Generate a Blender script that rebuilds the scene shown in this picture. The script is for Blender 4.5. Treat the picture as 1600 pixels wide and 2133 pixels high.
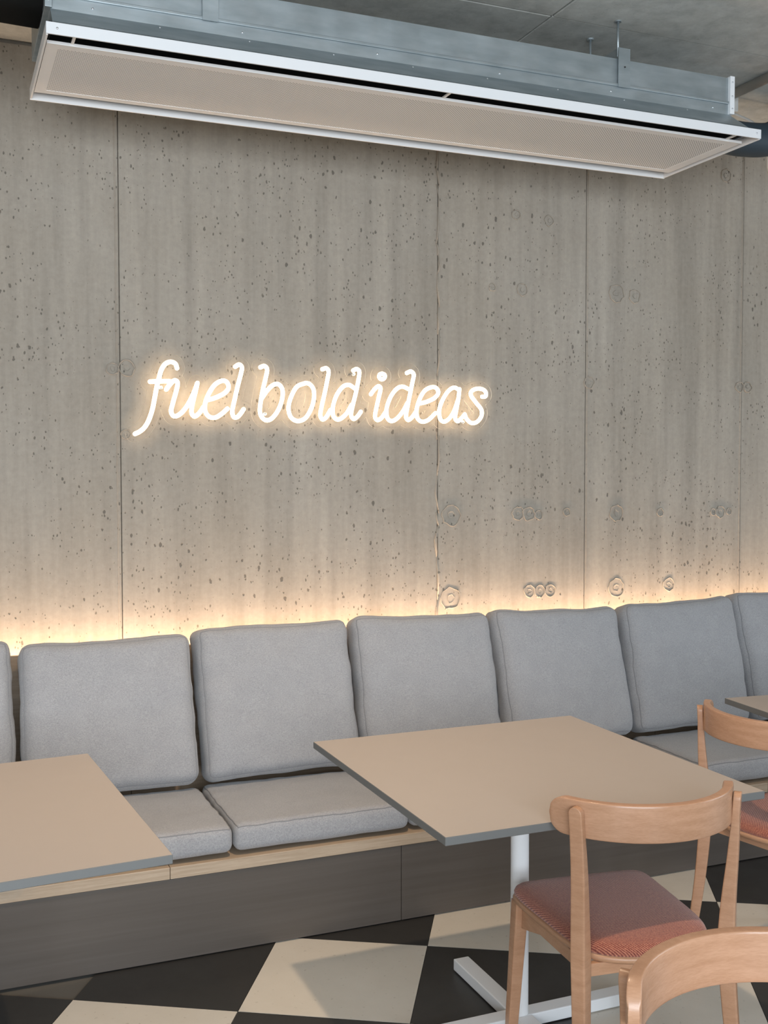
import bpy, bmesh, math, random
from mathutils import Vector, Matrix, noise
for o in list(bpy.data.objects): bpy.data.objects.remove(o)
SC = bpy.context.scene
C = SC.collection
PI = math.pi

# ------------------------------------------------------------ camera
F_PX, YAW, PITCH, ROLL, CAM_H = 2240.55, 0.3928, -0.0395, -0.0006, 1.5606
fw = Vector((math.sin(YAW)*math.cos(PITCH), math.cos(YAW)*math.cos(PITCH), math.sin(PITCH)))
rt = Vector((math.cos(YAW), -math.sin(YAW), 0)); up = rt.cross(fw)
r2 = rt*math.cos(ROLL)+up*math.sin(ROLL); u2 = -rt*math.sin(ROLL)+up*math.cos(ROLL)
cam_d = bpy.data.cameras.new('camera'); cam = bpy.data.objects.new('camera', cam_d); C.objects.link(cam)
cam_d.sensor_fit = 'HORIZONTAL'; cam_d.sensor_width = 36; cam_d.lens = F_PX*36/1600
cam_d.clip_start = 0.05
M = Matrix((r2, u2, -fw)).transposed().to_4x4(); M.translation = Vector((0, 0, CAM_H)); cam.matrix_world = M
SC.camera = cam

# ------------------------------------------------------------ world, lights, exposure
vs = SC.view_settings
vs.view_transform = 'Standard'; vs.look = 'None'; vs.gamma = 1; vs.use_curve_mapping = False
vs.exposure = 0.12
w = bpy.data.worlds.new('overcast_sky'); SC.world = w; w.use_nodes = True
bg = w.node_tree.nodes['Background']; bg.inputs[0].default_value = (0.72, 0.85, 1.0, 1); bg.inputs[1].default_value = 0.6

def area(name, loc, size, sy, power, color, direction):
    d = bpy.data.lights.new(name, 'AREA'); d.shape = 'RECTANGLE'; d.size = size; d.size_y = sy
    d.energy = power; d.color = color
    o = bpy.data.objects.new(name, d); C.objects.link(o); o.location = loc
    o.rotation_euler = Vector(direction).to_track_quat('-Z', 'Y').to_euler()
    return o
# daylight entering through the windows of the street side and of the right hand wall
area('street_window_daylight', (-0.7, -3.02, 1.75), 4.6, 2.0, 330, (0.84, 0.92, 1.0), (0, 1, 0))
area('side_window_daylight', (6.92, 0.3, 1.75), 3.4, 2.0, 75, (0.84, 0.92, 1.0), (-1, 0, 0))
# warm LED line hidden between the bench back and the wall
area('bench_led_light', (2.0, 4.127, 0.81), 9.6, 0.02, 44, (1.0, 0.72, 0.50), (0, 0.35, 1))

# ------------------------------------------------------------ helpers
def mat(name, base=(.5, .5, .5), rough=.5, metal=0, spec=.5, emit=None, estr=0):
    m = bpy.data.materials.new(name); m.use_nodes = True
    b = m.node_tree.nodes['Principled BSDF']
    b.inputs['Base Color'].default_value = (*base, 1); b.inputs['Roughness'].default_value = rough
    b.inputs['Metallic'].default_value = metal; b.inputs['Specular IOR Level'].default_value = spec
    if emit:
        b.inputs['Emission Color'].default_value = (*emit, 1); b.inputs['Emission Strength'].default_value = estr
    return m
class NT:
    """small node helper on a material"""
    def __init__(s, m):
        s.m = m; s.t = m.node_tree; s.b = s.t.nodes.get('Principled BSDF')
        s.tc = s.t.nodes.new('ShaderNodeTexCoord')
    def n(s, typ, **kw):
        x = s.t.nodes.new(typ)
        for k, v in kw.items():
            if k in ('operation', 'blend_type', 'feature', 'data_type', 'distance', 'noise_dimensions', 'voronoi_dimensions', 'wave_type', 'bands_direction'): setattr(x, k, v)
            else: x.inputs[k.replace('_', ' ')].default_value = v
        return x
    def l(s, a, b): s.t.links.new(a, b)
    def mapped(s, scale, rot=(0, 0, 0), src='Object'):
        mp = s.t.nodes.new('ShaderNodeMapping'); mp.inputs['Scale'].default_value = scale; mp.inputs['Rotation'].default_value = rot
        s.l(s.tc.outputs[src], mp.inputs[0]); return mp.outputs[0]
    def noise(s, vec, scale=5, detail=4, rough=.5):
        x = s.n('ShaderNodeTexNoise', Scale=scale, Detail=detail, Roughness=rough); s.l(vec, x.inputs['Vector']); return x.outputs['Fac']
    def ramp(s, fac, stops):
        r = s.t.nodes.new('ShaderNodeValToRGB'); e = r.color_ramp.elements
        while len(e) < len(stops): e.new(.5)
        for k, (p, c) in enumerate(stops):
            e[k].position = p; e[k].color = (*c, 1) if len(c) == 3 else c
        s.l(fac, r.inputs[0]); return r.outputs[0]
    def mix(s, fac, a, b, mode='MIX'):
        x = s.t.nodes.new('ShaderNodeMix'); x.data_type = 'RGBA'; x.blend_type = mode
        for v, i in ((fac, 0), (a, 6), (b, 7)):
            if hasattr(v, 'is_linked') or hasattr(v, 'links'): s.l(v, x.inputs[i])
            elif i == 0: x.inputs[0].default_value = v
            else: x.inputs[i].default_value = (*v, 1)
        return x.outputs[2]
    def math(s, op, a, b=None):
        x = s.n('ShaderNodeMath', operation=op)
        for v, i in ((a, 0), (b, 1)):
            if v is None: continue
            if hasattr(v, 'links'): s.l(v, x.inputs[i])
            else: x.inputs[i].default_value = v
        return x.outputs[0]
    def bump(s, h, strength=.3, dist=.01):
        x = s.n('ShaderNodeBump', Strength=strength, Distance=dist); s.l(h, x.inputs['Height']); s.l(x.outputs[0], s.b.inputs['Normal'])
    def color(s, c): s.l(c, s.b.inputs['Base Color'])
    def rough(s, c): s.l(c, s.b.inputs['Roughness'])

def obj(name, bm, m, parent=None, smooth=False, bevel=0, seg=2, recalc=True):
    if recalc: bmesh.ops.recalc_face_normals(bm, faces=bm.faces)
    me = bpy.data.meshes.new(name); bm.to_mesh(me); bm.free()
    for mm in (m if isinstance(m, (list, tuple)) else [m]): me.materials.append(mm)
    if smooth:
        for p in me.polygons: p.use_smooth = True
    o = bpy.data.objects.new(name, me); C.objects.link(o)
    if bevel:
        b = o.modifiers.new('bevel', 'BEVEL'); b.width = bevel; b.segments = seg; b.limit_method = 'ANGLE'
    if parent: o.parent = parent
    return o
def box(bm, x0, x1, y0, y1, z0, z1, mi=0):
    v = [bm.verts.new(p) for p in ((x0,y0,z0),(x1,y0,z0),(x1,y1,z0),(x0,y1,z0),(x0,y0,z1),(x1,y0,z1),(x1,y1,z1),(x0,y1,z1))]
    fs = [bm.faces.new([v[i] for i in f]) for f in ((3,2,1,0),(4,5,6,7),(0,1,5,4),(1,2,6,5),(2,3,7,6),(3,0,4,7))]
    for f in fs: f.material_index = mi
    return fs
def bx(*a):
    bm = bmesh.new(); box(bm, *a); return bm
def frames(path, upv=Vector((0, 0, 1))):
    out = []
    for i, p in enumerate(path):
        t = (path[min(i+1, len(path)-1)]-path[max(i-1, 0)]).normalized()
        s = t.cross(upv)
        if s.length < 1e-4: s = t.cross(Vector((0, 1, 0)))
        s.normalize(); out.append((p, t, s, s.cross(t).normalized()))
    return out
def tube(bm, path, r, n=8, cap=True, closed=False):
    path = [Vector(p) for p in path]; rings = []
    # parallel transport frame
    t0 = (path[1]-path[0]).normalized(); ref = Vector((0, 1, 0)) if abs(t0.y) < .9 else Vector((0, 0, 1))
    s = t0.cross(ref).normalized()
    for i, p in enumerate(path):
        if closed: t = (path[(i+1) % len(path)]-path[i-1]).normalized()
        else: t = (path[min(i+1, len(path)-1)]-path[max(i-1, 0)]).normalized()
        s = (s-t*s.dot(t)).normalized(); q = t.cross(s)
        rr = r[i] if isinstance(r, (list, tuple)) else r
        rings.append([bm.verts.new(p+s*math.cos(2*PI*k/n)*rr+q*math.sin(2*PI*k/n)*rr) for k in range(n)])
    m = len(rings)
    for i in range(m if closed else m-1):
        a, b = rings[i], rings[(i+1) % m]
        for k in range(n): bm.faces.new((a[k], a[(k+1) % n], b[(k+1) % n], b[k]))
    if cap and not closed: bm.faces.new(rings[0][::-1]); bm.faces.new(rings[-1])
def lathe(bm, prof, c=(0, 0, 0), n=24):
    rings = [[bm.verts.new((c[0]+r*math.cos(2*PI*k/n), c[1]+r*math.sin(2*PI*k/n), c[2]+z)) for k in range(n)] for r, z in prof]
    for a, b in zip(rings, rings[1:]):
        for k in range(n): bm.faces.new((a[k], a[(k+1) % n], b[(k+1) % n], b[k]))
    bm.faces.new(rings[0][::-1]); bm.faces.new(rings[-1])
def sweep_rect(bm, pts, sides, n=4, p=5.0):
    """pts: list of (center, half_a, half_b, axis_a, axis_b); superellipse section"""
    N = n*4; rings = []
    for c, ha, hb, A, B in pts:
        ring = []
        for k in range(N):
            th = 2*PI*(k+.5)/N; cs, sn = math.cos(th), math.sin(th)
            x = math.copysign(abs(cs)**(2/p), cs)*ha; y = math.copysign(abs(sn)**(2/p), sn)*hb
            ring.append(bm.verts.new(Vector(c)+Vector(A)*x+Vector(B)*y))
        rings.append(ring)
    for a, b in zip(rings, rings[1:]):
        for k in range(N): bm.faces.new((a[k], a[(k+1) % N], b[(k+1) % N], b[k]))
    bm.faces.new(rings[0][::-1]); bm.faces.new(rings[-1])
def empty(name, loc=(0, 0, 0), rz=0):
    o = bpy.data.objects.new(name, None); C.objects.link(o); o.location = loc; o.rotation_euler = (0, 0, rz); o.empty_display_size = .1
    return o
def tag(o, label, cat, group=None):
    o['label'] = label; o['category'] = cat
    if group: o['group'] = group
    return o
def struct(o, label=None, cat=None):
    o['kind'] = 'structure'
    if label: o['label'] = label
    if cat: o['category'] = cat
    return o
def catmull(pts, n=8):
    pts = [Vector(p) for p in pts]; P = [pts[0]*2-pts[1]]+pts+[pts[-1]*2-pts[-2]]; out = []
    for i in range(1, len(P)-2):
        a, b, c, d = P[i-1:i+3]
        for k in range(n):
            t = k/n
            out.append(.5*((2*b)+(c-a)*t+(2*a-5*b+4*c-d)*t*t+(3*b-a-3*c+d)*t**3))
    out.append(pts[-1]); return out
def copy_tree(o, parent=None):
    c = o.copy(); C.objects.link(c); c.parent = parent
    for ch in [x for x in bpy.data.objects if x.parent == o]: copy_tree(ch, c)
    return c
def unproj(px, py, axis, val):
    d = fw+r2*((px-800)/F_PX)-u2*((py-1066.5)/F_PX); c = Vector((0, 0, CAM_H))
    return c+d*((val-c[axis])/d[axis])

# ------------------------------------------------------------ materials
def concrete(name, tone, warm, pits=1.0):
    m = mat(name, tone, .78, spec=.3); k = NT(m); v = k.mapped((1, 1, 1))
    st = k.noise(k.mapped((9, 9, .55)), 1.6, 6, .6)              # vertical pour streaks
    cl = k.noise(v, 1.3, 5, .6); fine = k.noise(v, 45, 4, .65)
    c = k.ramp(st, [(.28, tuple(x*.83 for x in tone)), (.5, tone), (.70, tuple(min(1, x*1.13) for x in tone))])
    c2 = k.ramp(cl, [(.3, tuple(x*.86 for x in warm)), (.7, (1, 1, 1))])
    c = k.mix(1, c, c2, 'MULTIPLY')
    c = k.mix(.35, c, k.ramp(fine, [(.3, (.62, .62, .62)), (.7, (1.0, 1.0, 1.0))]), 'MULTIPLY')
    # blow holes of two sizes, stretched and gated into clusters
    def holes(scale, rot, thr, gate_scale, g0, g1):
        wv = k.n('ShaderNodeTexNoise', Scale=60, Detail=2); k.l(v, wv.inputs['Vector'])
        mp = k.mapped((scale, scale, scale*.62), rot)
        ad = k.n('ShaderNodeVectorMath', operation='ADD'); sc = k.n('ShaderNodeVectorMath', operation='SCALE'); sc.inputs['Scale'].default_value = .55
        k.l(wv.outputs['Color'], sc.inputs[0]); k.l(mp, ad.inputs[0]); k.l(sc.outputs[0], ad.inputs[1])
        vo = k.n('ShaderNodeTexVoronoi', Scale=1.0, Randomness=1.0); k.l(ad.outputs[0], vo.inputs['Vector'])
        sep = k.n('ShaderNodeSeparateColor'); k.l(vo.outputs['Color'], sep.inputs[0])
        rad = k.math('MULTIPLY', k.math('POWER', sep.outputs[0], 3.0), thr)
        gate = k.ramp(k.noise(v, gate_scale, 2), [(g0, (0, 0, 0)), (g1, (1, 1, 1))])
        rad = k.math('MULTIPLY', rad, gate)
        d = k.math('SUBTRACT', rad, vo.outputs['Distance'])
        return k.ramp(k.math('MULTIPLY', d, 14), [(0, (0, 0, 0)), (1, (1, 1, 1))])
    h1 = holes(50, (0, .3, 0), .38*pits, 2.2, .34, .62)
    h2 = holes(95, (0, -.4, 0), .40*pits, 3.1, .28, .55)
    hm = k.math('MAXIMUM', h1, h2)
    c = k.mix(k.math('MULTIPLY', hm, .70), c, (.085, .074, .06))
    k.color(c)
    hgt = k.math('SUBTRACT', k.math('ADD', k.math('MULTIPLY', fine, .12), k.math('MULTIPLY', st, .5)), k.math('MULTIPLY', hm, 1.3))
    k.bump(hgt, .45, .006)
    return m
M_CONC = concrete('concrete_wall', (.405, .364, .310), (1, .97, .93), 1.0)
M_CEIL = concrete('concrete_ceiling', (.54, .56, .54), (1, .95, .90), .45)
M_PLAIN = mat('grey_plaster', (.42, .41, .39), .85)
M_RING = mat('cement_patch', (.27, .255, .225), .85)
k = NT(M_RING); k.color(k.ramp(k.noise(k.mapped((1, 1, 1)), 60, 4), [(.3, (.20, .19, .165)), (.7, (.36, .34, .30))])); k.bump(k.noise(k.mapped((1, 1, 1)), 90, 3), .5, .004)

def wood(name, a, b, rough, stretch=(3, 40, 3), bump=.05):
    m = mat(name, a, rough, spec=.5); k = NT(m)
    g = k.noise(k.mapped(stretch), 2.2, 6, .62); f = k.noise(k.mapped(tuple(s*6 for s in stretch)), 3, 3)
    c = k.ramp(g, [(.32, b), (.62, a)]); c = k.mix(.18, c, k.ramp(f, [(.35, (.6, .5, .42)), (.6, (1, 1, 1))]), 'MULTIPLY')
    k.color(c); k.bump(f, bump, .002); return m
M_BEECH = wood('lacquered_beech', (.49, .275, .165), (.42, .225, .128), .32, (6, 6, 40))
M_BEECH_R = wood('lacquered_beech_rail', (.50, .285, .175), (.43, .235, .137), .27, (5, 5, 30))
M_OAK = wood('pale_oak_veneer', (.47, .365, .265), (.38, .285, .195), .5, (2.2, 60, 60))
def fabric(name, a, b, scale, bump, rough=.95):
    m = mat(name, a, rough, spec=.15); k = NT(m); v = k.mapped((1, 1, 1))
    n1 = k.noise(v, scale, 3, .7); n2 = k.noise(v, 14, 3, .6); n3 = k.noise(k.mapped((1, 1, 3.5)), scale*.55, 2)
    c = k.ramp(k.math('ADD', k.math('MULTIPLY', n1, .6), k.math('MULTIPLY', n3, .4)), [(.36, b), (.62, a)])
    c = k.mix(.5, c, k.ramp(n2, [(.3, (.86, .86, .87)), (.7, (1, 1, 1))]), 'MULTIPLY')
    k.color(c); k.bump(n1, bump, .003)
    k.b.inputs['Sheen Weight'].default_value = .25; k.b.inputs['Sheen Roughness'].default_value = .5
    return m
M_GREY = fabric('grey_woven_fabric', (.415, .41, .415), (.29, .288, .296), 300, .4)
M_PIPE = mat('grey_seam', (.25, .248, .255), .95, spec=.1)
# rust coloured chair weave: diagonal twill
M_SEAT = mat('rust_twill', (.3, .1, .08), .9, spec=.2); k = NT(M_SEAT)
wv = k.n('ShaderNodeTexWave', wave_type='BANDS', bands_direction='DIAGONAL', Scale=82.0, Distortion=1.2, Detail=2.0); wv.inputs['Detail Scale'].default_value = 6
k.l(k.mapped((1, 1, 1), (0, 0, .3)), wv.inputs['Vector'])
nn = k.noise(k.mapped((1, 1, 1)), 330, 3, .7)
hh = k.math('ADD', k.math('MULTIPLY', wv.outputs['Fac'], .35), k.math('MULTIPLY', nn, .75))
k.color(k.ramp(hh, [(.35, (.160, .040, .031)), (.55, (.30, .088, .060)), (.75, (.51, .22, .13))])); k.bump(hh, .5, .002)
k.b.inputs['Sheen Weight'].default_value = .3

M_TOP = mat('greige_laminate', (.44, .385, .345), .42, spec=.4); k = NT(M_TOP); k.bump(k.noise(k.mapped((1, 1, 1)), 500, 2), .05, .001)
k.rough(k.ramp(k.noise(k.mapped((1, 1, 1)), 3, 3), [(.3, (.38,)*3), (.7, (.5,)*3)]))
M_EDGE = mat('grey_edge_band', (.15, .152, .148), .45)
M_WHITE = mat('white_powder_coat', (.78, .79, .80), .35)
M_FASC = mat('taupe_panel', (.125, .110, .098), .42, spec=.4); k = NT(M_FASC); k.color(k.ramp(k.noise(k.mapped((.6, 20, 20)), 3, 4), [(.3, (.088, .074, .063)), (.7, (.104, .088, .076))]))
M_DARK = mat('dark_gap', (.02, .019, .017), .9)
def tilem(name, a, b, rough):
    m = mat(name, a, rough, spec=.45); k = NT(m); n = k.noise(k.mapped((1, 1, 1), src='Object'), 3.5, 5, .6); f = k.noise(k.mapped((1, 1, 1)), 60, 3)
    c = k.ramp(n, [(.3, b), (.7, a)]); sp = k.ramp(f, [(.28, (.45, .42, .38)), (.34, (1, 1, 1))]); k.color(k.mix(.35, c, sp, 'MULTIPLY'))
    k.rough(k.ramp(n, [(.3, (rough+.08,)*3), (.7, (rough-.06,)*3)])); return m
M_TW = tilem('ivory_tile', (.66, .615, .54), (.60, .555, .48), .42)
M_TB = tilem('charcoal_tile', (.034, .033, .031), (.026, .025, .024), .40)
M_GROUT = mat('grout', (.10, .095, .085), .9)
M_GALV = mat('galvanised_steel', (.42, .47, .49), .42, metal=.75); k = NT(M_GALV)
k.color(k.ramp(k.noise(k.mapped((2, 8, 8)), 4, 4), [(.3, (.36, .41, .43)), (.7, (.47, .52, .54))])); k.rough(k.ramp(k.noise(k.mapped((1, 1, 1)), 9, 3), [(.3, (.36,)*3), (.7, (.5,)*3)]))
M_ACW = mat('cream_white_enamel', (.85, .83, .81), .4)
M_SCREW = mat('zinc_screw', (.7, .72, .74), .3, metal=.9)
# perforated sheet: staggered round holes
M_PERF = mat('perforated_sheet', (.78, .745, .71), .45); k = NT(M_PERF)
sp = k.n('ShaderNodeSeparateXYZ'); k.l(k.tc.outputs['Object'], sp.inputs[0])
PITCH_H = .0105
def dots(ox, oy):
    fx = k.math('SUBTRACT', k.math('FRACT', k.math('ADD', k.math('DIVIDE', sp.outputs[0], PITCH_H), ox)), .5)
    fy = k.math('SUBTRACT', k.math('FRACT', k.math('ADD', k.math('DIVIDE', sp.outputs[1], PITCH_H), oy)), .5)
    return k.math('SQRT', k.math('ADD', k.math('MULTIPLY', fx, fx), k.math('MULTIPLY', fy, fy)))
dd = k.math('MINIMUM', dots(10, 10), dots(10.5, 10.5))
hole = k.ramp(dd, [(.17, (1, 1, 1)), (.23, (0, 0, 0))])
k.color(k.mix(hole, (.85, .83, .81), (.16, .155, .15)))
M_BLACK = mat('black_rubber_insulation', (.010, .010, .009), .9, spec=.1)
M_BLUE = mat('dark_blue_insulation', (.022, .038, .052), .6)
M_PVC = mat('grey_conduit', (.50, .49, .46), .5)
M_WIRE = mat('dark_cable', (.05, .045, .04), .6)
M_LED = mat('warm_led', (1, .8, .6), .5, emit=(1, .68, .38), estr=3)
M_NEON = mat('warm_white_neon', (1, .95, .85), .4, emit=(1.0, .76, .50), estr=4.8)
M_ACR = bpy.data.materials.new('clear_acrylic'); M_ACR.use_nodes = True
t = M_ACR.node_tree; t.nodes.remove(t.nodes['Principled BSDF'])
tr = t.nodes.new('ShaderNodeBsdfTransparent'); gl = t.nodes.new('ShaderNodeBsdfGlossy'); gl.inputs['Roughness'].default_value = .08
lw = t.nodes.new('ShaderNodeFresnel'); lw.inputs[0].default_value = 1.16; mx = t.nodes.new('ShaderNodeMixShader')
t.links.new(lw.outputs[0], mx.inputs[0]); t.links.new(tr.outputs[0], mx.inputs[1]); t.links.new(gl.outputs[0], mx.inputs[2]); t.links.new(mx.outputs[0], t.nodes['Material Output'].inputs[0])
M_ACE = mat('acrylic_edge_painted_glow', (.95, .90, .80), .3)  # pale diffuse colour stands in for the light glowing out of the rim
M_GLASS = M_ACR

# ------------------------------------------------------------ the setting
WY, ZC, YB = 4.20, 3.125, 3.355     # wall plane, ceiling, bench front
XL, XR, YF = -4.0, 7.0, -3.2
# --- floor with turned square tiles
floor = struct(obj('floor', bx(XL, XR, YF, WY+.2, -.12, -.006), M_GROUT), 'black and ivory checkered tile floor', 'floor')
TA, TS = -.5304, .5; T0 = Vector((.3427, 3.224, 0)); e1 = Vector((math.cos(TA), math.sin(TA), 0)); e2 = Vector((-math.sin(TA), math.cos(TA), 0))
tile_me = []
for mm in (M_TW, M_TB):
    bm = bx(.001, TS-.001, .001, TS-.001, -.006, 0)
    bmesh.ops.recalc_face_normals(bm, faces=bm.faces)
    me = bpy.data.meshes.new('tile'); bm.to_mesh(me); bm.free(); me.materials.append(mm); tile_me.append(me)
cand = []
for i in range(-16, 17):
    for j in range(-18, 8):
        c = T0+e1*(i+.5)*TS+e2*(j+.5)*TS
        if -2.3 < c.x < 6.0 and -1.6 < c.y < YB+.2: cand.append((c.y*0-(c-Vector((1.6, 2.2, 0))).length, i, j))
cand.sort(reverse=True)
for _, i, j in cand[:230]:
    o = bpy.data.objects.new('tile', tile_me[0 if (i+j) % 2 == 0 else 1]); C.objects.link(o)
    # white where i+j is odd with (1,0) white
    o.data = tile_me[0] if (i+j) % 2 else tile_me[1]
    o.location = T0+e1*i*TS+e2*j*TS; o.rotation_euler = (0, 0, TA); o.parent = floor
# --- concrete wall of cast panels
wall = struct(obj('wall_back', bx(XL, XR, WY+.012, WY+.2, 0, ZC+.2), M_CONC), 'raw grey concrete wall with cast joints', 'wall')
edges = [XL, -.70, .648, 1.99, 2.735, 3.63, 4.6, 5.8, XR]
rng = random.Random(3)
for a, b in zip(edges, edges[1:]):
    bm = bmesh.new(); pr = rng.uniform(0, .003); g = .0016
    box(bm, a+g, b-g, WY-pr, WY+.03, 0, ZC-.012)
    obj('concrete_panel', bm, M_CONC, wall, bevel=.0025, seg=2)
# narrow raised mortar fin running beside the first joint
for xj, dx in ((.648, -.012), (2.735, .009), (3.63, -.009)):
    bm = bmesh.new(); pth = [Vector((xj+dx+rng.uniform(-.0012, .0012), WY-.001, z/14*ZC)) for z in range(15)]
    pth[-1].z = ZC-.02; tube(bm, pth, .0035, 6); obj('joint_fin', bm, M_CONC, wall, smooth=True)
# ragged casting seam on the second joint
bm = bmesh.new(); z = .8
while z < ZC-.1:
    l = rng.uniform(.05, .22); tube(bm, [(1.99+rng.uniform(-.008, .008), WY-.001, z), (1.99+rng.uniform(-.012, .012), WY-.002, z+l*.5), (1.99+rng.uniform(-.008, .008), WY-.001, z+l)], [.003, rng.uniform(.003, .008), .003], 6); z += l*.9
obj('casting_seam', bm, M_CONC, wall, smooth=True)
def tie_mark(px, py, r, seed):
    p = unproj(px, py, 1, WY); rr = random.Random(seed); bm = bmesh.new(); n = 18
    pts = [Vector((p.x+math.cos(2*PI*i/n)*r*rr.uniform(.86, 1.12), WY-.0035, p.z+math.sin(2*PI*i/n)*r*rr.uniform(.9, 1.15))) for i in range(n)]
    tube(bm, pts, [rr.uniform(.0015, .004) for _ in range(n)], 6, closed=True)
    core = [bm.verts.new((p.x+math.cos(2*PI*i/10)*r*.45*rr.uniform(.6, 1.2), WY-.0042, p.z+math.sin(2*PI*i/10)*r*.45*rr.uniform(.6, 1.2))) for i in range(10)]
    tip = bm.verts.new((p.x+r*.05, WY+.004, p.z-.003))
    for i in range(10): bm.faces.new((core[i], core[(i+1) % 10], tip))
    obj('tie_mark', bm, M_CONC, wall, smooth=True)
for i, (x, y, r) in enumerate([(940, 1073, .043), (1079, 1069, .030), (1101, 1070, .030), (1122, 1072, .020), (1180, 1066, .018), (1283, 1068, .036), (1375, 1067, .018), (1500, 1066, .028), (1485, 1066, .016), (1518, 1065, .016), (938, 1246, .046), (1102, 1231, .027), (1124, 1231, .027), (1146, 1229, .027), (1283, 1224, .042), (1392, 1217, .030),
                           (1284, 611, .040), (1322, 617, .030), (1088, 603, .026), (1025, 598, .016), (1227, 797, .026), (1540, 806, .024), (1557, 806, .024), (234, 768, .022), (264, 767, .030), (262, 905, .018), (1144, 460, .022), (1075, 447, .02), (1512, 366, .03)]):
    tie_mark(x, y, r, i)
# --- ceiling of cast slabs
ceil = struct(obj('ceiling', bx(XL, XR, YF, WY+.2, ZC+.012, ZC+.2), M_RING), 'raw concrete ceiling with slab joints', 'ceiling')
cx = [XL, -.4, 1.985, 4.4, XR]; cy = [YF, .9, 3.27, WY+.0]
for ia, (a, b) in enumerate(zip(cx, cx[1:])):
    for c_, d_ in zip(cy, cy[1:]):
        dd_ = .06 if (ia % 2 and d_ == 3.27) else 0
        obj('ceiling_slab', bx(a+.003, b-.003, c_+.003, d_-.003, ZC-rng.uniform(0, .004), ZC+.03), M_CEIL, ceil, bevel=.003)
# --- side walls and street side with windows
struct(obj('wall_left', bx(XL-.2, XL, YF-.2, WY+.2, 0, ZC+.2), M_PLAIN))
def wall_with_opening(name, axis, pos, thick, u0, u1, o0, o1, zs, zt):
    bm = bmesh.new()
    for a, b, c_, d_ in ((u0, o0, 0, ZC+.2), (o1, u1, 0, ZC+.2), (o0, o1, 0, zs), (o0, o1, zt, ZC+.2)):
        if axis == 'y': box(bm, a, b, pos, pos+thick, c_, d_)
        else: box(bm, pos, pos+thick, a, b, c_, d_)
    return struct(obj(name, bm, M_PLAIN))
wall_with_opening('wall_front', 'y', YF-.2, .2, XL-.2, XR+.2, -3.2, 1.8, .7, 2.8)
wall_with_opening('wall_right', 'x', XR, .2, YF-.2, WY+.2, -1.5, 2.1, .7, 2.8)
M_FRAME = mat('dark_window_frame', (.05, .05, .05), .4)
def window(name, axis, pos, o0, o1, zs, zt, n):
    wroot = struct(empty(name, (0, 0, 0)))
    def b3(nm, a, b, c_, d_, e0, e1_, m):
        obj(nm, bx(a, b, pos+e0, pos+e1_, c_, d_) if axis == 'y' else bx(pos+e0, pos+e1_, a, b, c_, d_), m, wroot)
    for a, b, c_, d_ in ((o0, o1, zs, zs+.05), (o0, o1, zt-.05, zt), (o0, o0+.05, zs+.05, zt-.05), (o1-.05, o1, zs+.05, zt-.05)): b3('window_frame', a, b, c_, d_, -.03, .03, M_FRAME)
    for i in range(n):
        a = o0+(o1-o0)*i/n; b = o0+(o1-o0)*(i+1)/n
        if i: b3('mullion', a-.025, a+.025, zs+.05, zt-.05, -.03, .03, M_FRAME)
        b3('pane', a+.05, b-.05, zs+.05, zt-.05, -.004, .004, M_GLASS)
window('window_1', 'y', YF-.1, -3.2, 1.8, .7, 2.8, 4)
window('window_2', 'x', XR+.1, -1.5, 2.1, .7, 2.8, 3)

# ------------------------------------------------------------ bench
bench = tag(empty('bench', (2.0, 3.8, 0)), 'long wall bench with taupe front panels and pale oak seat boards', 'bench')
def bpart(name, bm, m, **kw):
    bmesh.ops.translate(bm, verts=bm.verts, vec=(-2.0, -3.8, 0)); return obj(name, bm, m, bench, **kw)
BX0, BX1 = -2.6, 6.6
fj = [BX0, -.544, 1.456, 3.456, 5.456, BX1]
for a, b in zip(fj, fj[1:]): bpart('front_panel', bx(a+.0012, b-.0012, YB+.004, YB+.022, .004, .264), M_FASC, bevel=.001)
pj = [BX0, -1.742, .658, 3.058, 5.458, BX1]
for a, b in zip(pj, pj[1:]): bpart('seat_board', bx(a+.0008, b-.0008, YB, 4.088, .266, .304), M_OAK, bevel=.0015)
bpart('carcass', bx(BX0+.02, BX1-.02, YB+.03, 4.07, .0, .262), M_DARK)
for a, b in zip(pj, pj[1:]): bpart('back_board', bx(a+.0008, b-.0008, 4.092, 4.112, .20, .885), M_OAK, bevel=.0015)
led = tag(obj('led_strip', bx(BX0, BX1, 4.135, 4.165, .775, .783), M_LED), 'warm LED strip hidden between bench back and concrete wall', 'led strip')
obj('strip_carrier', bx(BX0, BX1, 4.112, 4.172, .74, .774), M_OAK, bench).matrix_parent_inverse = Matrix.Translation((-2.0, -3.8, 0))

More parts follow.
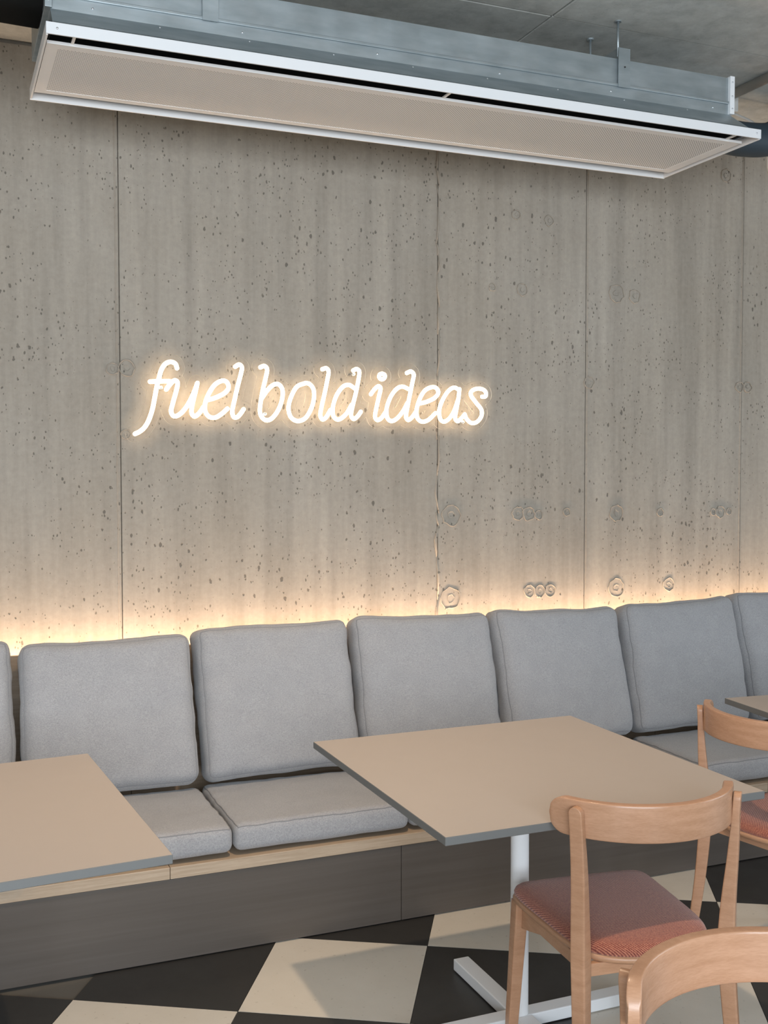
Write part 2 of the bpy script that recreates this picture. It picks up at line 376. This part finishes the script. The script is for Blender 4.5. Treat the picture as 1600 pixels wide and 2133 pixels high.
# ------------------------------------------------------------ cushions
def cushion(name, w_, h_, d_, seed, r=.045, puff=.16, nx=34, nz=34, ny=9, wob=.006, rear_r=None, crown=0.0):
    """x width, z height from 0, y depth (front is -y); returns object with seam child"""
    off = Vector((seed*7.31, seed*3.17, seed*1.73)); rg = random.Random(seed); sk = rg.uniform(-.012, .012)
    def f(px, py, pz):
        p = Vector((px*w_/2, py*d_/2, pz*h_/2)); h = Vector((w_/2, d_/2, h_/2))
        q = Vector([max(-(h[i]-r), min(h[i]-r, p[i])) for i in range(3)]); dl = p-q
        if dl.length > 1e-9: p = q+dl.normalized()*min(r, dl.length if sum(abs(dl[i]) > 1e-6 for i in range(3)) == 1 else r)
        ex, ez = 1-px*px, 1-pz*pz
        p.y *= (1-puff)+2.0*puff*(max(ex, 0)**.5)*(max(ez, 0)**.5)*.75+puff*.3
        # plump corners, slightly hollow sides
        p.x *= 1-.016*ez*(1-.5*abs(py)); p.z += -.010*ex*(1 if pz > 0 else -.4)*abs(pz)**3 + crown*ex*max(pz, 0)
        p.z += sk*px*max(pz, 0)
        nv = noise.noise_vector(p*5.5+off); p += nv*wob
        nv = noise.noise_vector(p*14+off*2); p += nv*wob*.35
        e = max(0, abs(px)-.55)/.45
        p.y += .0035*e*noise.noise(Vector((px*2.5, seed*3.3, p.z*34)))*(1 if py < 0 else 0)
        p.x += .0030*e*noise.noise(Vector((1.7, seed*5.3, p.z*26)))
        e = max(0, abs(pz)-.6)/.4
        p.y += .0030*e*noise.noise(Vector((p.x*30, seed*2.3, pz*2)))*(1 if py < 0 else 0)
        p.z += h_/2; return p
    bm = bmesh.new(); cache = {}
    def V(i, j, l):
        key = (i, j, l)
        if key not in cache:
            # denser sampling near the edges
            s = lambda a, n: math.sin((2*a/n-1)*PI/2*.92)/math.sin(PI/2*.92)
            cache[key] = bm.verts.new(f(s(i, nx), s(j, ny), s(l, nz)))
        return cache[key]
    for i in range(nx):
        for l in range(nz):
            bm.faces.new((V(i, 0, l), V(i+1, 0, l), V(i+1, 0, l+1), V(i, 0, l+1)))
            bm.faces.new((V(i, ny, l), V(i, ny, l+1), V(i+1, ny, l+1), V(i+1, ny, l)))
    for i in range(nx):
        for j in range(ny):
            bm.faces.new((V(i, j, 0), V(i, j+1, 0), V(i+1, j+1, 0), V(i+1, j, 0)))
            bm.faces.new((V(i, j, nz), V(i+1, j, nz), V(i+1, j+1, nz), V(i, j+1, nz)))
    for j in range(ny):
        for l in range(nz):
            bm.faces.new((V(0, j, l), V(0, j, l+1), V(0, j+1, l+1), V(0, j+1, l)))
            bm.faces.new((V(nx, j, l), V(nx, j+1, l), V(nx, j+1, l+1), V(nx, j, l+1)))
    ring = [V(i, 0, 0).co.copy() for i in range(nx)]+[V(nx, 0, l).co.copy() for l in range(nz)]+[V(i, 0, nz).co.copy() for i in range(nx, 0, -1)]+[V(0, 0, l).co.copy() for l in range(nz, 0, -1)]
    o = obj(name, bm, M_GREY, smooth=True)
    bm = bmesh.new(); tube(bm, ring, .0019, 6, closed=True); obj('seam', bm, M_PIPE, o, smooth=True)
    return o
PW = .6265
back_labels = {
    -1: 'grey back cushion behind the table with no chair, not below the neon sign',
    0: 'grey back cushion behind the table with no chair, below the start of the neon sign',
    1: 'grey back cushion below the neon words fuel and bold, above the clear seat cushion',
    2: 'grey back cushion below the neon word ideas, behind the middle table',
    3: 'grey back cushion past the end of the neon sign, behind the middle table',
    4: 'grey back cushion above the seat between the middle table and the turned chair',
    5: 'grey back cushion behind the far table, beside the turned chair',
    6: 'grey back cushion further along the bench behind the far table'}
tops = {-1: .935, 0: .93, 1: .95, 2: .952, 3: .948, 4: .95, 5: .968, 6: .95}
for i in range(-1, 7):
    x0 = .240+PW*i
    hgt = (tops[i]-.398)/math.cos(.25)
    o = cushion('back_cushion', PW-.016, hgt, .165, 11+i, r=.052, puff=.15, wob=.009)
    rg = random.Random(40+i)
    o.location = (x0+PW/2, 3.848+rg.uniform(-.006, .006), .417); o.rotation_euler = (-.262+rg.uniform(-.012, .012), rg.uniform(-.010, .010), rg.uniform(-.012, .012))
    tag(o, back_labels[i], 'cushion', 'grey back cushions along the bench')
seat_labels = {
    -1: 'grey seat cushion pulled forward, peeping out under the table with no chair',
    0: 'grey seat cushion half hidden by the table with no chair',
    1: 'grey seat cushion in full view between the two nearer tables',
    2: 'grey seat cushion peeping out under the edge of the middle table',
    3: 'grey seat cushion hidden behind the middle table top',
    4: 'grey seat cushion seen between the middle table and the turned chair',
    5: 'grey seat cushion under the far table',
    6: 'grey seat cushion further along the bench past the far table'}
for i in range(-1, 7):
    x0 = .243+PW*i
    o = cushion('seat_cushion', PW-.006, .50, .094, 71+i, r=.028, puff=.06, wob=.004)
    # lay the cushion down: its front (-y) faces up
    rg = random.Random(90+i)
    o.rotation_euler = (-PI/2, 0, rg.uniform(-.008, .008))
    o.location = (x0+PW/2, 3.368+(-.030 if i == -1 else rg.uniform(-.004, .004)), .3605)
    tag(o, seat_labels[i], 'cushion', 'grey seat cushions along the bench')

# ------------------------------------------------------------ tables
def make_table(x, y, rz, label):
    t_ = tag(empty('cafe_table', (x, y, 0), rz), label, 'table', 'square cafe tables')
    bm = bmesh.new(); fs = box(bm, -.452, .452, -.458, .458, .720, .740)
    for f in fs[2:]: f.material_index = 1
    obj('table_top', bm, [M_TOP, M_EDGE], t_, bevel=.0012, seg=1)
    bm = bmesh.new(); lathe(bm, [(.0255, .036), (.0255, .712)], n=32); o = obj('pole', bm, M_WHITE, t_, smooth=True); o.modifiers.new('e', 'EDGE_SPLIT')
    obj('mounting_plate', bx(-.16, .16, -.16, .16, .712, .7195), M_WHITE, t_, bevel=.001)
    for k_ in range(4):
        bm = bx(.026 if k_ % 2 else 0.0, .365, -.026, .026, .003, .038)
        bmesh.ops.rotate(bm, verts=bm.verts, matrix=Matrix.Rotation(k_*PI/2, 3, 'Z'))
        o = obj('foot_bar', bm, M_WHITE, t_, bevel=.003)
        bm = bmesh.new(); a = k_*PI/2; lathe(bm, [(.012, 0), (.012, .004)], (math.cos(a)*.34, math.sin(a)*.34, 0), 12); obj('glide', bm, M_WIRE, o)
    return t_
make_table(1.485, 2.594, 0.0, 'square greige cafe table on white pole and cross foot with a beech chair tucked in')
make_table(-.032, 2.69, .068, 'square greige cafe table with no chair, its corner over the oak bench edge')
make_table(3.005, 2.575, -.09, 'square greige cafe table that the sideways turned beech chair is pushed under')

# ------------------------------------------------------------ chairs
def crisp(o):
    for p in o.data.polygons: p.use_smooth = True
    e = o.modifiers.new('split', 'EDGE_SPLIT'); e.split_angle = .6
    return o
def make_chair():
    t_ = empty('dining_chair')
    zt = .812
    # back rail: bent arc with stadium ends
    hw, ym, yt = .232, -.288, -.131
    dep = yt-ym; R = (hw*hw+dep*dep)/(2*dep); A = math.asin(min(1, hw/R)); yc = ym+R
    pts = []; n = 44; hh_ = .0425; L = R*A
    for i in range(n+1):
        s = -1+2*i/n; s = math.sin(s*PI/2*.96)/math.sin(PI/2*.96)
        a = s*A; d = L*(1-abs(s)); hf = hh_ if d >= hh_ else max(.004, math.sqrt(max(0, hh_**2-(hh_-d)**2)))
        th = .0115 if d > .008 else .0115*max(.72, math.sqrt(max(0, 1-(1-d/.008)**2)))
        c = Vector((R*math.sin(a), yc-R*math.cos(a), zt-hh_)); rad = Vector((math.sin(a), -math.cos(a), 0))
        pts.append((c, th, hf, rad, Vector((0, 0, 1))))
    bm = bmesh.new(); sweep_rect(bm, pts, 1, n=8, p=12.0); crisp(obj('back_rail', bm, M_BEECH_R, t_))
    # rear legs run up the outside of the rail
    for s in (-1, 1):
        ang = math.asin(.193/R); rx, ry = (R+.022)*math.sin(ang), yc-(R+.022)*math.cos(ang)
        cp = catmull([(s*.203, -.262, 0), (s*.196, -.222, .22), (s*.191, -.204, .40), (s*.193, -.203, .52), (s*(rx+.191)/2, (ry-.206)/2-.002, .66), (s*rx, ry, zt-.012)], 8)
        e_ = cp[-1]; u_ = (cp[-2]-e_).normalized(); cp = cp[:-2]+[e_+u_*d_ for d_ in (.022, .017, .013, .0095, .0065, .004, .002, .0008, 0)]
        nrm = Vector((s*math.sin(ang), -math.cos(ang), 0)); tan = Vector((math.cos(ang), s*math.sin(ang), 0))
        q = []
        for c in cp:
            z = c.z; f_ = min(1, z/.45); wd = .0140+.0042*f_ if z < .45 else .0182-.0022*(z-.45)/.345
            dpth = .0135+.007*f_ if z < .45 else .0205-.0115*min(1, (z-.45)/.30)
            d = zt-.012-z; 
            if d < wd: wd = max(.003, math.sqrt(max(0, wd*wd-(wd-d)**2)))
            q.append((c, wd, dpth, tan, nrm))
        bm = bmesh.new(); sweep_rect(bm, q, 1, n=6, p=10); crisp(obj('rear_leg', bm, M_BEECH, t_))
        bm = bmesh.new()
        q = [(Vector((s*(.194-.020*z/.43), .206-.022*z/.43, z)), .0125+.006*z/.43, .0125+.007*z/.43, Vector((1, 0, 0)), Vector((0, 1, 0))) for z in (0, .1, .2, .3, .38, .428)]
        sweep_rect(bm, q, 1, n=6, p=10); crisp(obj('front_leg', bm, M_BEECH, t_))
        # side apron, deeper towards the front leg
        bm = bmesh.new(); x_ = s*.168
        pr = [(-.185, .40, .428), (.05, .392, .428), (.12, .372, .428), (.178, .358, .428)]
        for (y0, a0, b0), (y1, a1, b1) in zip(pr, pr[1:]):
            vv = [bm.verts.new(p) for p in ((x_-.009, y0, a0), (x_+.009, y0, a0), (x_+.009, y0, b0), (x_-.009, y0, b0), (x_-.009, y1, a1), (x_+.009, y1, a1), (x_+.009, y1, b1), (x_-.009, y1, b1))]
            for f in ((0, 1, 2, 3), (7, 6, 5, 4), (0, 4, 5, 1), (1, 5, 6, 2), (2, 6, 7, 3), (3, 7, 4, 0)): bm.faces.new([vv[i] for i in f])
        bmesh.ops.remove_doubles(bm, verts=bm.verts, dist=1e-5); obj('side_apron', bm, M_BEECH, t_)
    obj('front_apron', bx(-.155, .155, .178, .196, .370, .428), M_BEECH, t_, bevel=.002)
    obj('rear_apron', bx(-.172, .172, -.200, -.182, .398, .428), M_BEECH, t_, bevel=.002)
    # seat outline: straight front, tapered sides, round back
    ctl = [(-.196, .150), (-.185, .200), (-.14, .216), (0, .220), (.14, .216), (.185, .200), (.196, .150), (.190, .02), (.178, -.11), (.150, -.185), (.085, -.226), (0, -.238), (-.085, -.226), (-.150, -.185), (-.178, -.11), (-.190, .02)]
    P = [Vector((*c, 0)) for c in ctl]; N = len(P); out = []
    for i in range(N):
        a, b, c, d = P[i-1], P[i], P[(i+1) % N], P[(i+2) % N]
        for k_ in range(5):
            t = k_/5; out.append(.5*((2*b)+(c-a)*t+(2*a-5*b+4*c-d)*t*t+(3*b-a-3*c+d)*t**3))
    def slab(levels, close_top=True):
        bm = bmesh.new(); rings = []
        for sc, off, z in levels:
            ring = []
            for p in out:
                q = p*sc; l = q.length; q = q*(max(0, l+off)/l) if l > 1e-6 else q
                ring.append(bm.verts.new((q.x, q.y, z)))
            rings.append(ring)
        n_ = len(out)
        for a, b in zip(rings, rings[1:]):
            for k_ in range(n_): bm.faces.new((a[k_], a[(k_+1) % n_], b[(k_+1) % n_], b[k_]))
        bm.faces.new(rings[0][::-1]); bm.faces.new(rings[-1]); return bm
    obj('seat_frame', slab([(1, -.006, .426), (1, 0, .430), (1, .002, .438), (1, -.001, .443)]), M_BEECH, t_, smooth=True)
    obj('seat_pad', slab([(1, -.008, .441), (1, -.003, .446), (1, -.002, .454), (1, -.006, .462), (1, -.016, .469), (.88, -.012, .4735), (.7, 0, .4765), (.45, 0, .478), (.2, 0, .4785), (.04, 0, .4785)]), M_SEAT, t_, smooth=True)
    return t_
chair = make_chair()
for (x, y, rz, lab), c in zip([
    (1.550, 2.236, -.113, 'beech chair with rust seat tucked in at the near side of the middle table'),
    (2.509, 2.628, -1.38, 'beech chair with rust seat turned sideways at the far table, behind the tucked-in chair'),
    (1.117, 1.095, 2.93, 'beech chair facing away from the bench, back to back with the tucked-in chair')], [chair, copy_tree(chair), copy_tree(chair)]):
    c.location = (x, y, 0); c.rotation_euler = (0, 0, rz); tag(c, lab, 'chair', 'beech chairs with rust seats')

# ------------------------------------------------------------ ceiling cassette (chilled beam)
AX0, AX1, AF, AR = .295, 2.800, 3.152, 3.725
ac = tag(empty('ceiling_air_unit', (1.5, 3.44, 2.76)), 'long galvanised ceiling air unit with white perforated panel hung on rods', 'air unit')
def apart(name, bm, m, parent=ac, **kw):
    bmesh.ops.translate(bm, verts=bm.verts, vec=(-1.5, -3.44, -2.76)); return obj(name, bm, m, parent, **kw)
BY = 3.215; B0, B1 = .315, 2.700
bm = bmesh.new()
box(bm, B0, B1, BY, BY+.003, 2.862, 2.994); box(bm, B0, B1, 3.655, 3.658, 2.862, 2.994); box(bm, B0, B1, BY+.003, 3.655, 2.990, 2.994); box(bm, B0, B0+.003, BY+.003, 3.655, 2.862, 2.990); box(bm, B1-.003, B1, BY+.003, 3.655, 2.862, 2.990)
body = apart('housing', bm, M_GALV)
apart('inner_liner', bx(B0+.01, B1-.01, BY+.02, 3.64, 2.845, 2.855), M_DARK)
apart('front_fold', bx(B0, B1, BY-.007, BY-.0005, 2.898, 2.908), M_GALV, bevel=.002)
for x in (B0-.018, B1): apart('end_plate', bx(x, x+.020, BY-.012, 3.65, 2.862, 2.998), M_GALV if x < 1 else M_WHITE, bevel=.001)
# sloping skirt down to the flange
def quadbox(pts, th):
    bm = bmesh.new(); a = [bm.verts.new(p) for p in pts]; n_ = (Vector(pts[1])-Vector(pts[0])).cross(Vector(pts[3])-Vector(pts[0])).normalized()*th
    b = [bm.verts.new(Vector(p)+n_) for p in pts]; bm.faces.new(a); bm.faces.new(b[::-1])
    for i in range(4): bm.faces.new((a[i], b[i], b[(i+1) % 4], a[(i+1) % 4]))
    return bm
apart('skirt', quadbox([(B0, BY, 2.862), (B1, BY, 2.862), (AX1-.055, AF+.004, 2.801), (AX0+.02, AF+.004, 2.801)], .002), M_GALV)
apart('skirt', quadbox([(B0, 3.658, 2.862), (B1, 3.658, 2.862), (AX1-.055, AR-.004, 2.801), (AX0+.02, AR-.004, 2.801)], -.002), M_GALV)
apart('skirt', quadbox([(B1, BY, 2.862), (B1, 3.658, 2.862), (AX1-.055, AR-.004, 2.801), (AX1-.055, AF+.004, 2.801)], -.002), M_GALV)
apart('skirt', quadbox([(B0, BY, 2.862), (B0, 3.658, 2.862), (AX0+.02, AR-.004, 2.801), (AX0+.02, AF+.004, 2.801)], .002), M_GALV)
# white frame lips
apart('frame_lip', bx(AX0, AX1, AF, AF+.006, 2.768, 2.801), M_WHITE, bevel=.001)
apart('frame_lip', bx(AX0, AX1, AR-.006, AR, 2.764, 2.801), M_ACW, bevel=.001)
apart('frame_lip', bx(AX0, AX0+.006, AF+.006, AR-.006, 2.766, 2.801), M_ACW, bevel=.001)
apart('frame_lip', bx(AX1-.006, AX1, AF+.006, AR-.006, 2.766, 2.801), M_ACW, bevel=.001)
apart('slot_shade_sheet', bx(AX0+.008, AX1-.008, AF+.008, AR-.008, 2.802, 2.806), M_DARK)  # near-black sheet stands in for the shade inside the air slot
# perforated panel behind an air slot
PX0, PX1, PY0, PY1, PZ = AX0+.009, AX1-.022, AF+.080, AR-.062, 2.771
bm = bmesh.new(); box(bm, PX0, PX1, PY0, PY0+.035, PZ, PZ+.007); box(bm, PX0, PX1, PY1-.03, PY1, PZ, PZ+.007); box(bm, PX0, PX0+.034, PY0+.035, PY1-.03, PZ, PZ+.007); box(bm, PX1-.045, PX1, PY0+.035, PY1-.03, PZ, PZ+.007)
pan = apart('panel', bm, M_ACW)
bm = bmesh.new(); box(bm, PX0+.034, PX1-.045, PY0+.035, PY1-.03, PZ+.001, PZ+.006); apart('perforated_sheet', bm, M_PERF, pan)
apart('panel_edge', bx(PX0, PX1, PY0-.002, PY0, PZ-.001, PZ+.008), M_ACW, pan)
for x in (PX0+.07, 1.55, PX1-.07): apart('panel_clip', bx(x-.004, x+.004, AF+.006, PY0, 2.776, 2.781), M_ACW)
# screws
def screw(x, y, z, r=.0035):
    bm = bmesh.new(); bmesh.ops.create_uvsphere(bm, u_segments=10, v_segments=6, radius=r); bmesh.ops.scale(bm, verts=bm.verts, vec=(1, .6, 1)); bmesh.ops.translate(bm, verts=bm.verts, vec=(x, y, z)); apart('screw', bm, M_SCREW, smooth=True)
for i in range(6): screw(.43+i*.44, BY-.001, 2.879)
for i in range(8): screw(.62+i*.27, BY-.009, 2.852)
for z in (2.880, 2.925, 2.975): screw(B1+.010, BY-.0125, z); screw(B0-.008, BY-.0125, z)
screw(AX0+.03, AF-.0005, 2.785); screw(AX1-.02, AF-.0005, 2.785)
# hangers
for xb in (.772, 2.240):
    br = apart('hanger_bracket', bx(xb-.026, xb+.022, BY-.011, BY-.008, 2.895, 3.030), M_GALV)
    apart('strut', bx(xb-.024, xb-.020, BY-.008, 3.60, 2.995, 3.030), M_GALV, br)
    apart('strut_top', bx(xb-.020, xb+.020, BY-.008, 3.60, 3.026, 3.030), M_GALV, br)
    bm = bmesh.new(); bmesh.ops.create_uvsphere(bm, u_segments=8, v_segments=6, radius=.003); bmesh.ops.translate(bm, verts=bm.verts, vec=(xb, BY-.0115, 2.965)); apart('bolt', bm, M_DARK, br)
    for yr in (BY-.002, 3.385):
        bm = bmesh.new(); tube(bm, [(xb-.024, yr, 3.000), (xb-.024, yr, ZC)], .0042, 8); r_ = apart('threaded_rod', bm, M_GALV, smooth=True)
        bm = bmesh.new(); lathe(bm, [(.012, ZC-.006), (.012, ZC)], (xb-.024, yr, 0), 12); apart('washer', bm, M_GALV, r_)
# black insulated supply duct joining the left end
bm = bmesh.new(); prof = []
for k_ in range(24):
    th = 2*PI*(k_+.5)/24; cs, sn = math.cos(th), math.sin(th)
    prof.append((math.copysign(abs(cs)**.4, cs)*.10, math.copysign(abs(sn)**.4, sn)*.126))
rings = [[bm.verts.new((x, 3.33+a, 2.992+b+s)) for a, b in prof] for x, s in ((B0-.020, 0), (B0-.2, .004), (-.2, .0), (-.7, .006), (-1.6, 0), (-3.0, 0))]
for a, b in zip(rings, rings[1:]):
    for k_ in range(24): bm.faces.new((a[k_], a[(k_+1) % 24], b[(k_+1) % 24], b[k_]))
bm.faces.new(rings[0]); bm.faces.new(rings[-1][::-1])
tag(obj('supply_duct', bm, M_BLACK, smooth=True), 'matte black insulated duct joining the end of the air unit', 'duct')
# dark blue insulated elbow at the other end
bm = bmesh.new(); tube(bm, catmull([(2.722, 3.56, 2.925), (2.95, 3.56, 2.915), (3.08, 3.57, 2.915), (3.22, 3.58, 2.935), (3.32, 3.60, 3.0), (3.35, 3.62, 3.07), (3.35, 3.62, ZC)], 8), .068, 20)
tag(obj('insulated_elbow', bm, M_BLUE, smooth=True), 'dark blue insulated pipe elbow behind the air unit corner', 'pipe')
# conduit with junction box and loose cable
bm = bmesh.new(); tube(bm, [(3.05, 3.62, 3.104), (3.05, 2.0, 3.104), (3.05, -1.0, 3.104)], .020, 14)
cd = tag(obj('ceiling_conduit', bm, M_PVC, smooth=True), 'grey conduit pipe running under the ceiling towards the room', 'conduit')
bm = bmesh.new(); tube(bm, [(3.05, 3.634, 3.103), (3.05, 3.612, 3.103)], .0215, 14); obj('coupling', bm, M_WIRE, cd, smooth=True)
for y in (3.3, 1.9, .6): obj('clip', bx(3.026, 3.074, y-.01, y+.01, 3.112, ZC), M_PVC, cd)
jb = tag(obj('junction_box', bx(3.0, 3.11, 3.636, 3.73, 3.050, ZC-.002), M_PVC, bevel=.006), 'pale grey junction box at the end of the ceiling conduit', 'junction box')
bm = bmesh.new(); tube(bm, catmull([(3.11, 3.68, 3.06), (3.25, 3.70, 3.035), (3.33, 3.72, 2.97), (3.40, 3.78, 2.88), (3.52, 3.9, 2.90), (3.6, 4.0, ZC)], 8), .006, 8)
tag(obj('loose_cable', bm, M_PVC, smooth=True), 'thin grey cable looping from the junction box', 'cable')
# ------------------------------------------------------------ ceiling spot above the tables
def ceiling_spot(x, y, label, energy):
    s_ = tag(empty('ceiling_spotlight', (x, y, ZC)), label, 'lamp', 'ceiling spotlights')
    bm = bmesh.new(); lathe(bm, [(.045, -.012), (.045, 0)]); obj('canopy', bm, M_WIRE, s_)
    bm = bmesh.new(); tube(bm, [(0, 0, -.012), (0, 0, -.05)], .006, 8); obj('stem', bm, M_WIRE, s_)
    bm = bmesh.new(); n = 24; prof = [(.038, -.17), (.038, -.06), (.03, -.05)]
    lathe(bm, prof); hs = obj('lamp_housing', bm, M_WIRE, s_)
    bm = bmesh.new(); lathe(bm, [(.032, -.1735), (.032, -.1705)]); obj('lens', bm, mat('lamp_lens', (1, .9, .75), .3, emit=(1, .80, .58), estr=8), s_)
    d = bpy.data.lights.new('spot', 'SPOT'); d.energy = energy; d.color = (1.0, .74, .50); d.spot_size = 1.75; d.spot_blend = .7; d.shadow_soft_size = .035
    l = bpy.data.objects.new('spot_light', d); C.objects.link(l); l.parent = s_; l.location = (0, 0, -.185)
ceiling_spot(1.12, 2.62, 'black ceiling spotlight above the middle table', 105)
ceiling_spot(-.75, 2.62, 'black ceiling spotlight above the table with no chair', 45)

# ------------------------------------------------------------ neon sign
NY = 4.150
def cr3(pts): return [(240+x/4, 720+y/4) for x, y in pts]
def cr4(pts): return [(640+x/3.8095, 720+y/3.8095) for x, y in pts]
LET = [
 ('f', cr3([(515,188),(502,152),(465,135),(420,150),(385,200),(365,270),(345,350),(330,430),(310,530),(280,620),(245,680),(205,715),(165,735)])),
 ('f', cr3([(290,300),(370,297),(450,296)])),
 ('u', cr3([(425,365),(460,318),(495,290),(520,310),(508,380),(480,480),(466,545),(485,585),(525,580),(575,535),(620,465),(660,380),(685,312)])),
 ('u', cr3([(685,312),(665,400),(643,490),(636,555),(660,590),(700,562),(735,512)])),
 ('e', cr3([(765,455),(840,432),(915,392),(945,345),(925,300),(882,295),(828,328),(780,400),(750,480),(750,545),(780,590),(830,600),(885,570),(935,525)])),
 ('l', cr3([(1000,175),(1033,158),(1056,182),(1046,240),(1020,340),(995,450),(976,540),(985,590),(1012,597),(1042,570),(1070,530)])),
 ('b', cr3([(1210,180),(1243,170),(1266,197),(1256,260),(1230,370),(1212,470),(1206,550),(1225,600),(1265,622),(1312,600),(1362,530),(1392,440),(1392,362),(1360,322),(1318,327),(1268,372),(1222,438)])),
 ('o', [(636,798),(618,806),(606,828),(601,850),(606,869),(620,877),(636,871),(648,852),(654,830),(653,811),(645,800),(636,798)]),
 ('l', cr4([(120,187),(152,180),(170,207),(160,270),(140,370),(115,480),(104,550),(120,585),(150,568),(185,510)])),
 ('d', cr4([(378,340),(332,312),(285,325),(235,390),(205,480),(205,550),(230,583),(265,580),(312,538),(352,470)])),
 ('d', cr4([(365,197),(393,186),(414,208),(405,280),(385,380),(360,480),(348,550),(368,582),(400,560),(425,525)])),
 ('i', cr4([(505,385),(535,345),(566,322),(582,342),(570,400),(550,490),(538,560),(555,590),(588,575),(620,530)])),
 ('i', cr4([(593,222),(613,230),(616,250),(602,265),(582,264),(571,248),(575,230),(593,222)])),
 ('d', cr4([(805,345),(755,325),(708,345),(660,410),(630,500),(635,570),(665,598),(710,580),(760,520),(795,455)])),
 ('d', cr4([(790,217),(824,205),(846,232),(835,290),(815,390),(795,490),(784,560),(800,590),(832,568),(865,520)])),
 ('e', cr4([(890,460),(950,445),(1010,415),(1040,375),(1025,337),(985,330),(930,360),(890,430),(868,510),(875,575),(910,603),(960,590),(1018,535)])),
 ('a', cr4([(1205,350),(1165,333),(1120,360),(1075,430),(1048,510),(1055,580),(1085,603),(1125,580),(1165,520),(1195,435)])),
 ('a', cr4([(1208,345),(1200,420),(1185,500),(1174,570),(1192,600),(1222,578),(1250,545)])),
 ('s', cr4([(1250,545),(1265,582),(1302,613),(1347,605),(1382,560),(1382,508),(1342,455),(1302,400),(1302,365),(1340,343),(1390,346),(1417,370),(1415,402),(1388,405)])),
]
sign = tag(empty('neon_sign', (1.45, NY, 1.70)), 'glowing warm white neon sign reading fuel bold ideas on clear acrylic', 'neon sign')
samples = []
for nm, px in LET:
    p3 = [unproj(x, y, 1, NY) for x, y in px]
    path = catmull(p3, 6); samples += [(p.x, p.z) for p in path]
    bm = bmesh.new(); tube(bm, path, .0086, 10)
    for e in (path[0], path[-1]):
        b2 = bmesh.ops.create_uvsphere(bm, u_segments=10, v_segments=6, radius=.0086); bmesh.ops.translate(bm, verts=b2['verts'], vec=e)
    bmesh.ops.translate(bm, verts=bm.verts, vec=(-1.45, -NY, -1.70)); obj('letter_'+nm, bm, M_NEON, sign, smooth=True)
# contour cut acrylic backing from a distance field
cell = .007; OFF = .033
x0, x1 = min(s[0] for s in samples)-.06, max(s[0] for s in samples)+.06; z0, z1 = min(s[1] for s in samples)-.06, max(s[1] for s in samples)+.06
nx_, nz_ = int((x1-x0)/cell)+1, int((z1-z0)/cell)+1; D = {}
for sx, sz in samples:
    ci, cj = int((sx-x0)/cell), int((sz-z0)/cell)
    for i in range(ci-7, ci+9):
        for j in range(cj-7, cj+9):
            d = math.hypot(x0+i*cell-sx, z0+j*cell-sz)
            if d < D.get((i, j), 9): D[i, j] = d
bm = bmesh.new(); vc = {}
def gv(key, x, z):
    if key not in vc: vc[key] = bm.verts.new((x-1.45, 0, z-1.70))
    return vc[key]
for i in range(nx_):
    for j in range(nz_):
        cs = [(i, j), (i+1, j), (i+1, j+1), (i, j+1)]; poly = []
        for a in range(4):
            A_, B_ = cs[a], cs[(a+1) % 4]; da, db = OFF-D.get(A_, .09), OFF-D.get(B_, .09)
            if da > 0: poly.append(gv(A_, x0+A_[0]*cell, z0+A_[1]*cell))
            if (da > 0) != (db > 0):
                t_ = da/(da-db); poly.append(gv(tuple(sorted((A_, B_))), x0+(A_[0]+(B_[0]-A_[0])*t_)*cell, z0+(A_[1]+(B_[1]-A_[1])*t_)*cell))
        if len(poly) >= 3: bm.faces.new(poly)
pl = obj('acrylic_backing', bm, [M_ACR, M_ACE], sign); pl.location = (0, .0125, 0)
sd = pl.modifiers.new('thick', 'SOLIDIFY'); sd.thickness = .005; sd.offset = 0; sd.material_offset_rim = 1
for px, py in ((336, 807), (553, 862), (738, 779), (966, 879)):
    p = unproj(px, py, 1, NY); bm = bmesh.new(); tube(bm, [(p.x-1.45, .004, p.z-1.70), (p.x-1.45, WY-NY, p.z-1.70)], .007, 14); obj('standoff', bm, M_SCREW, sign, smooth=True)
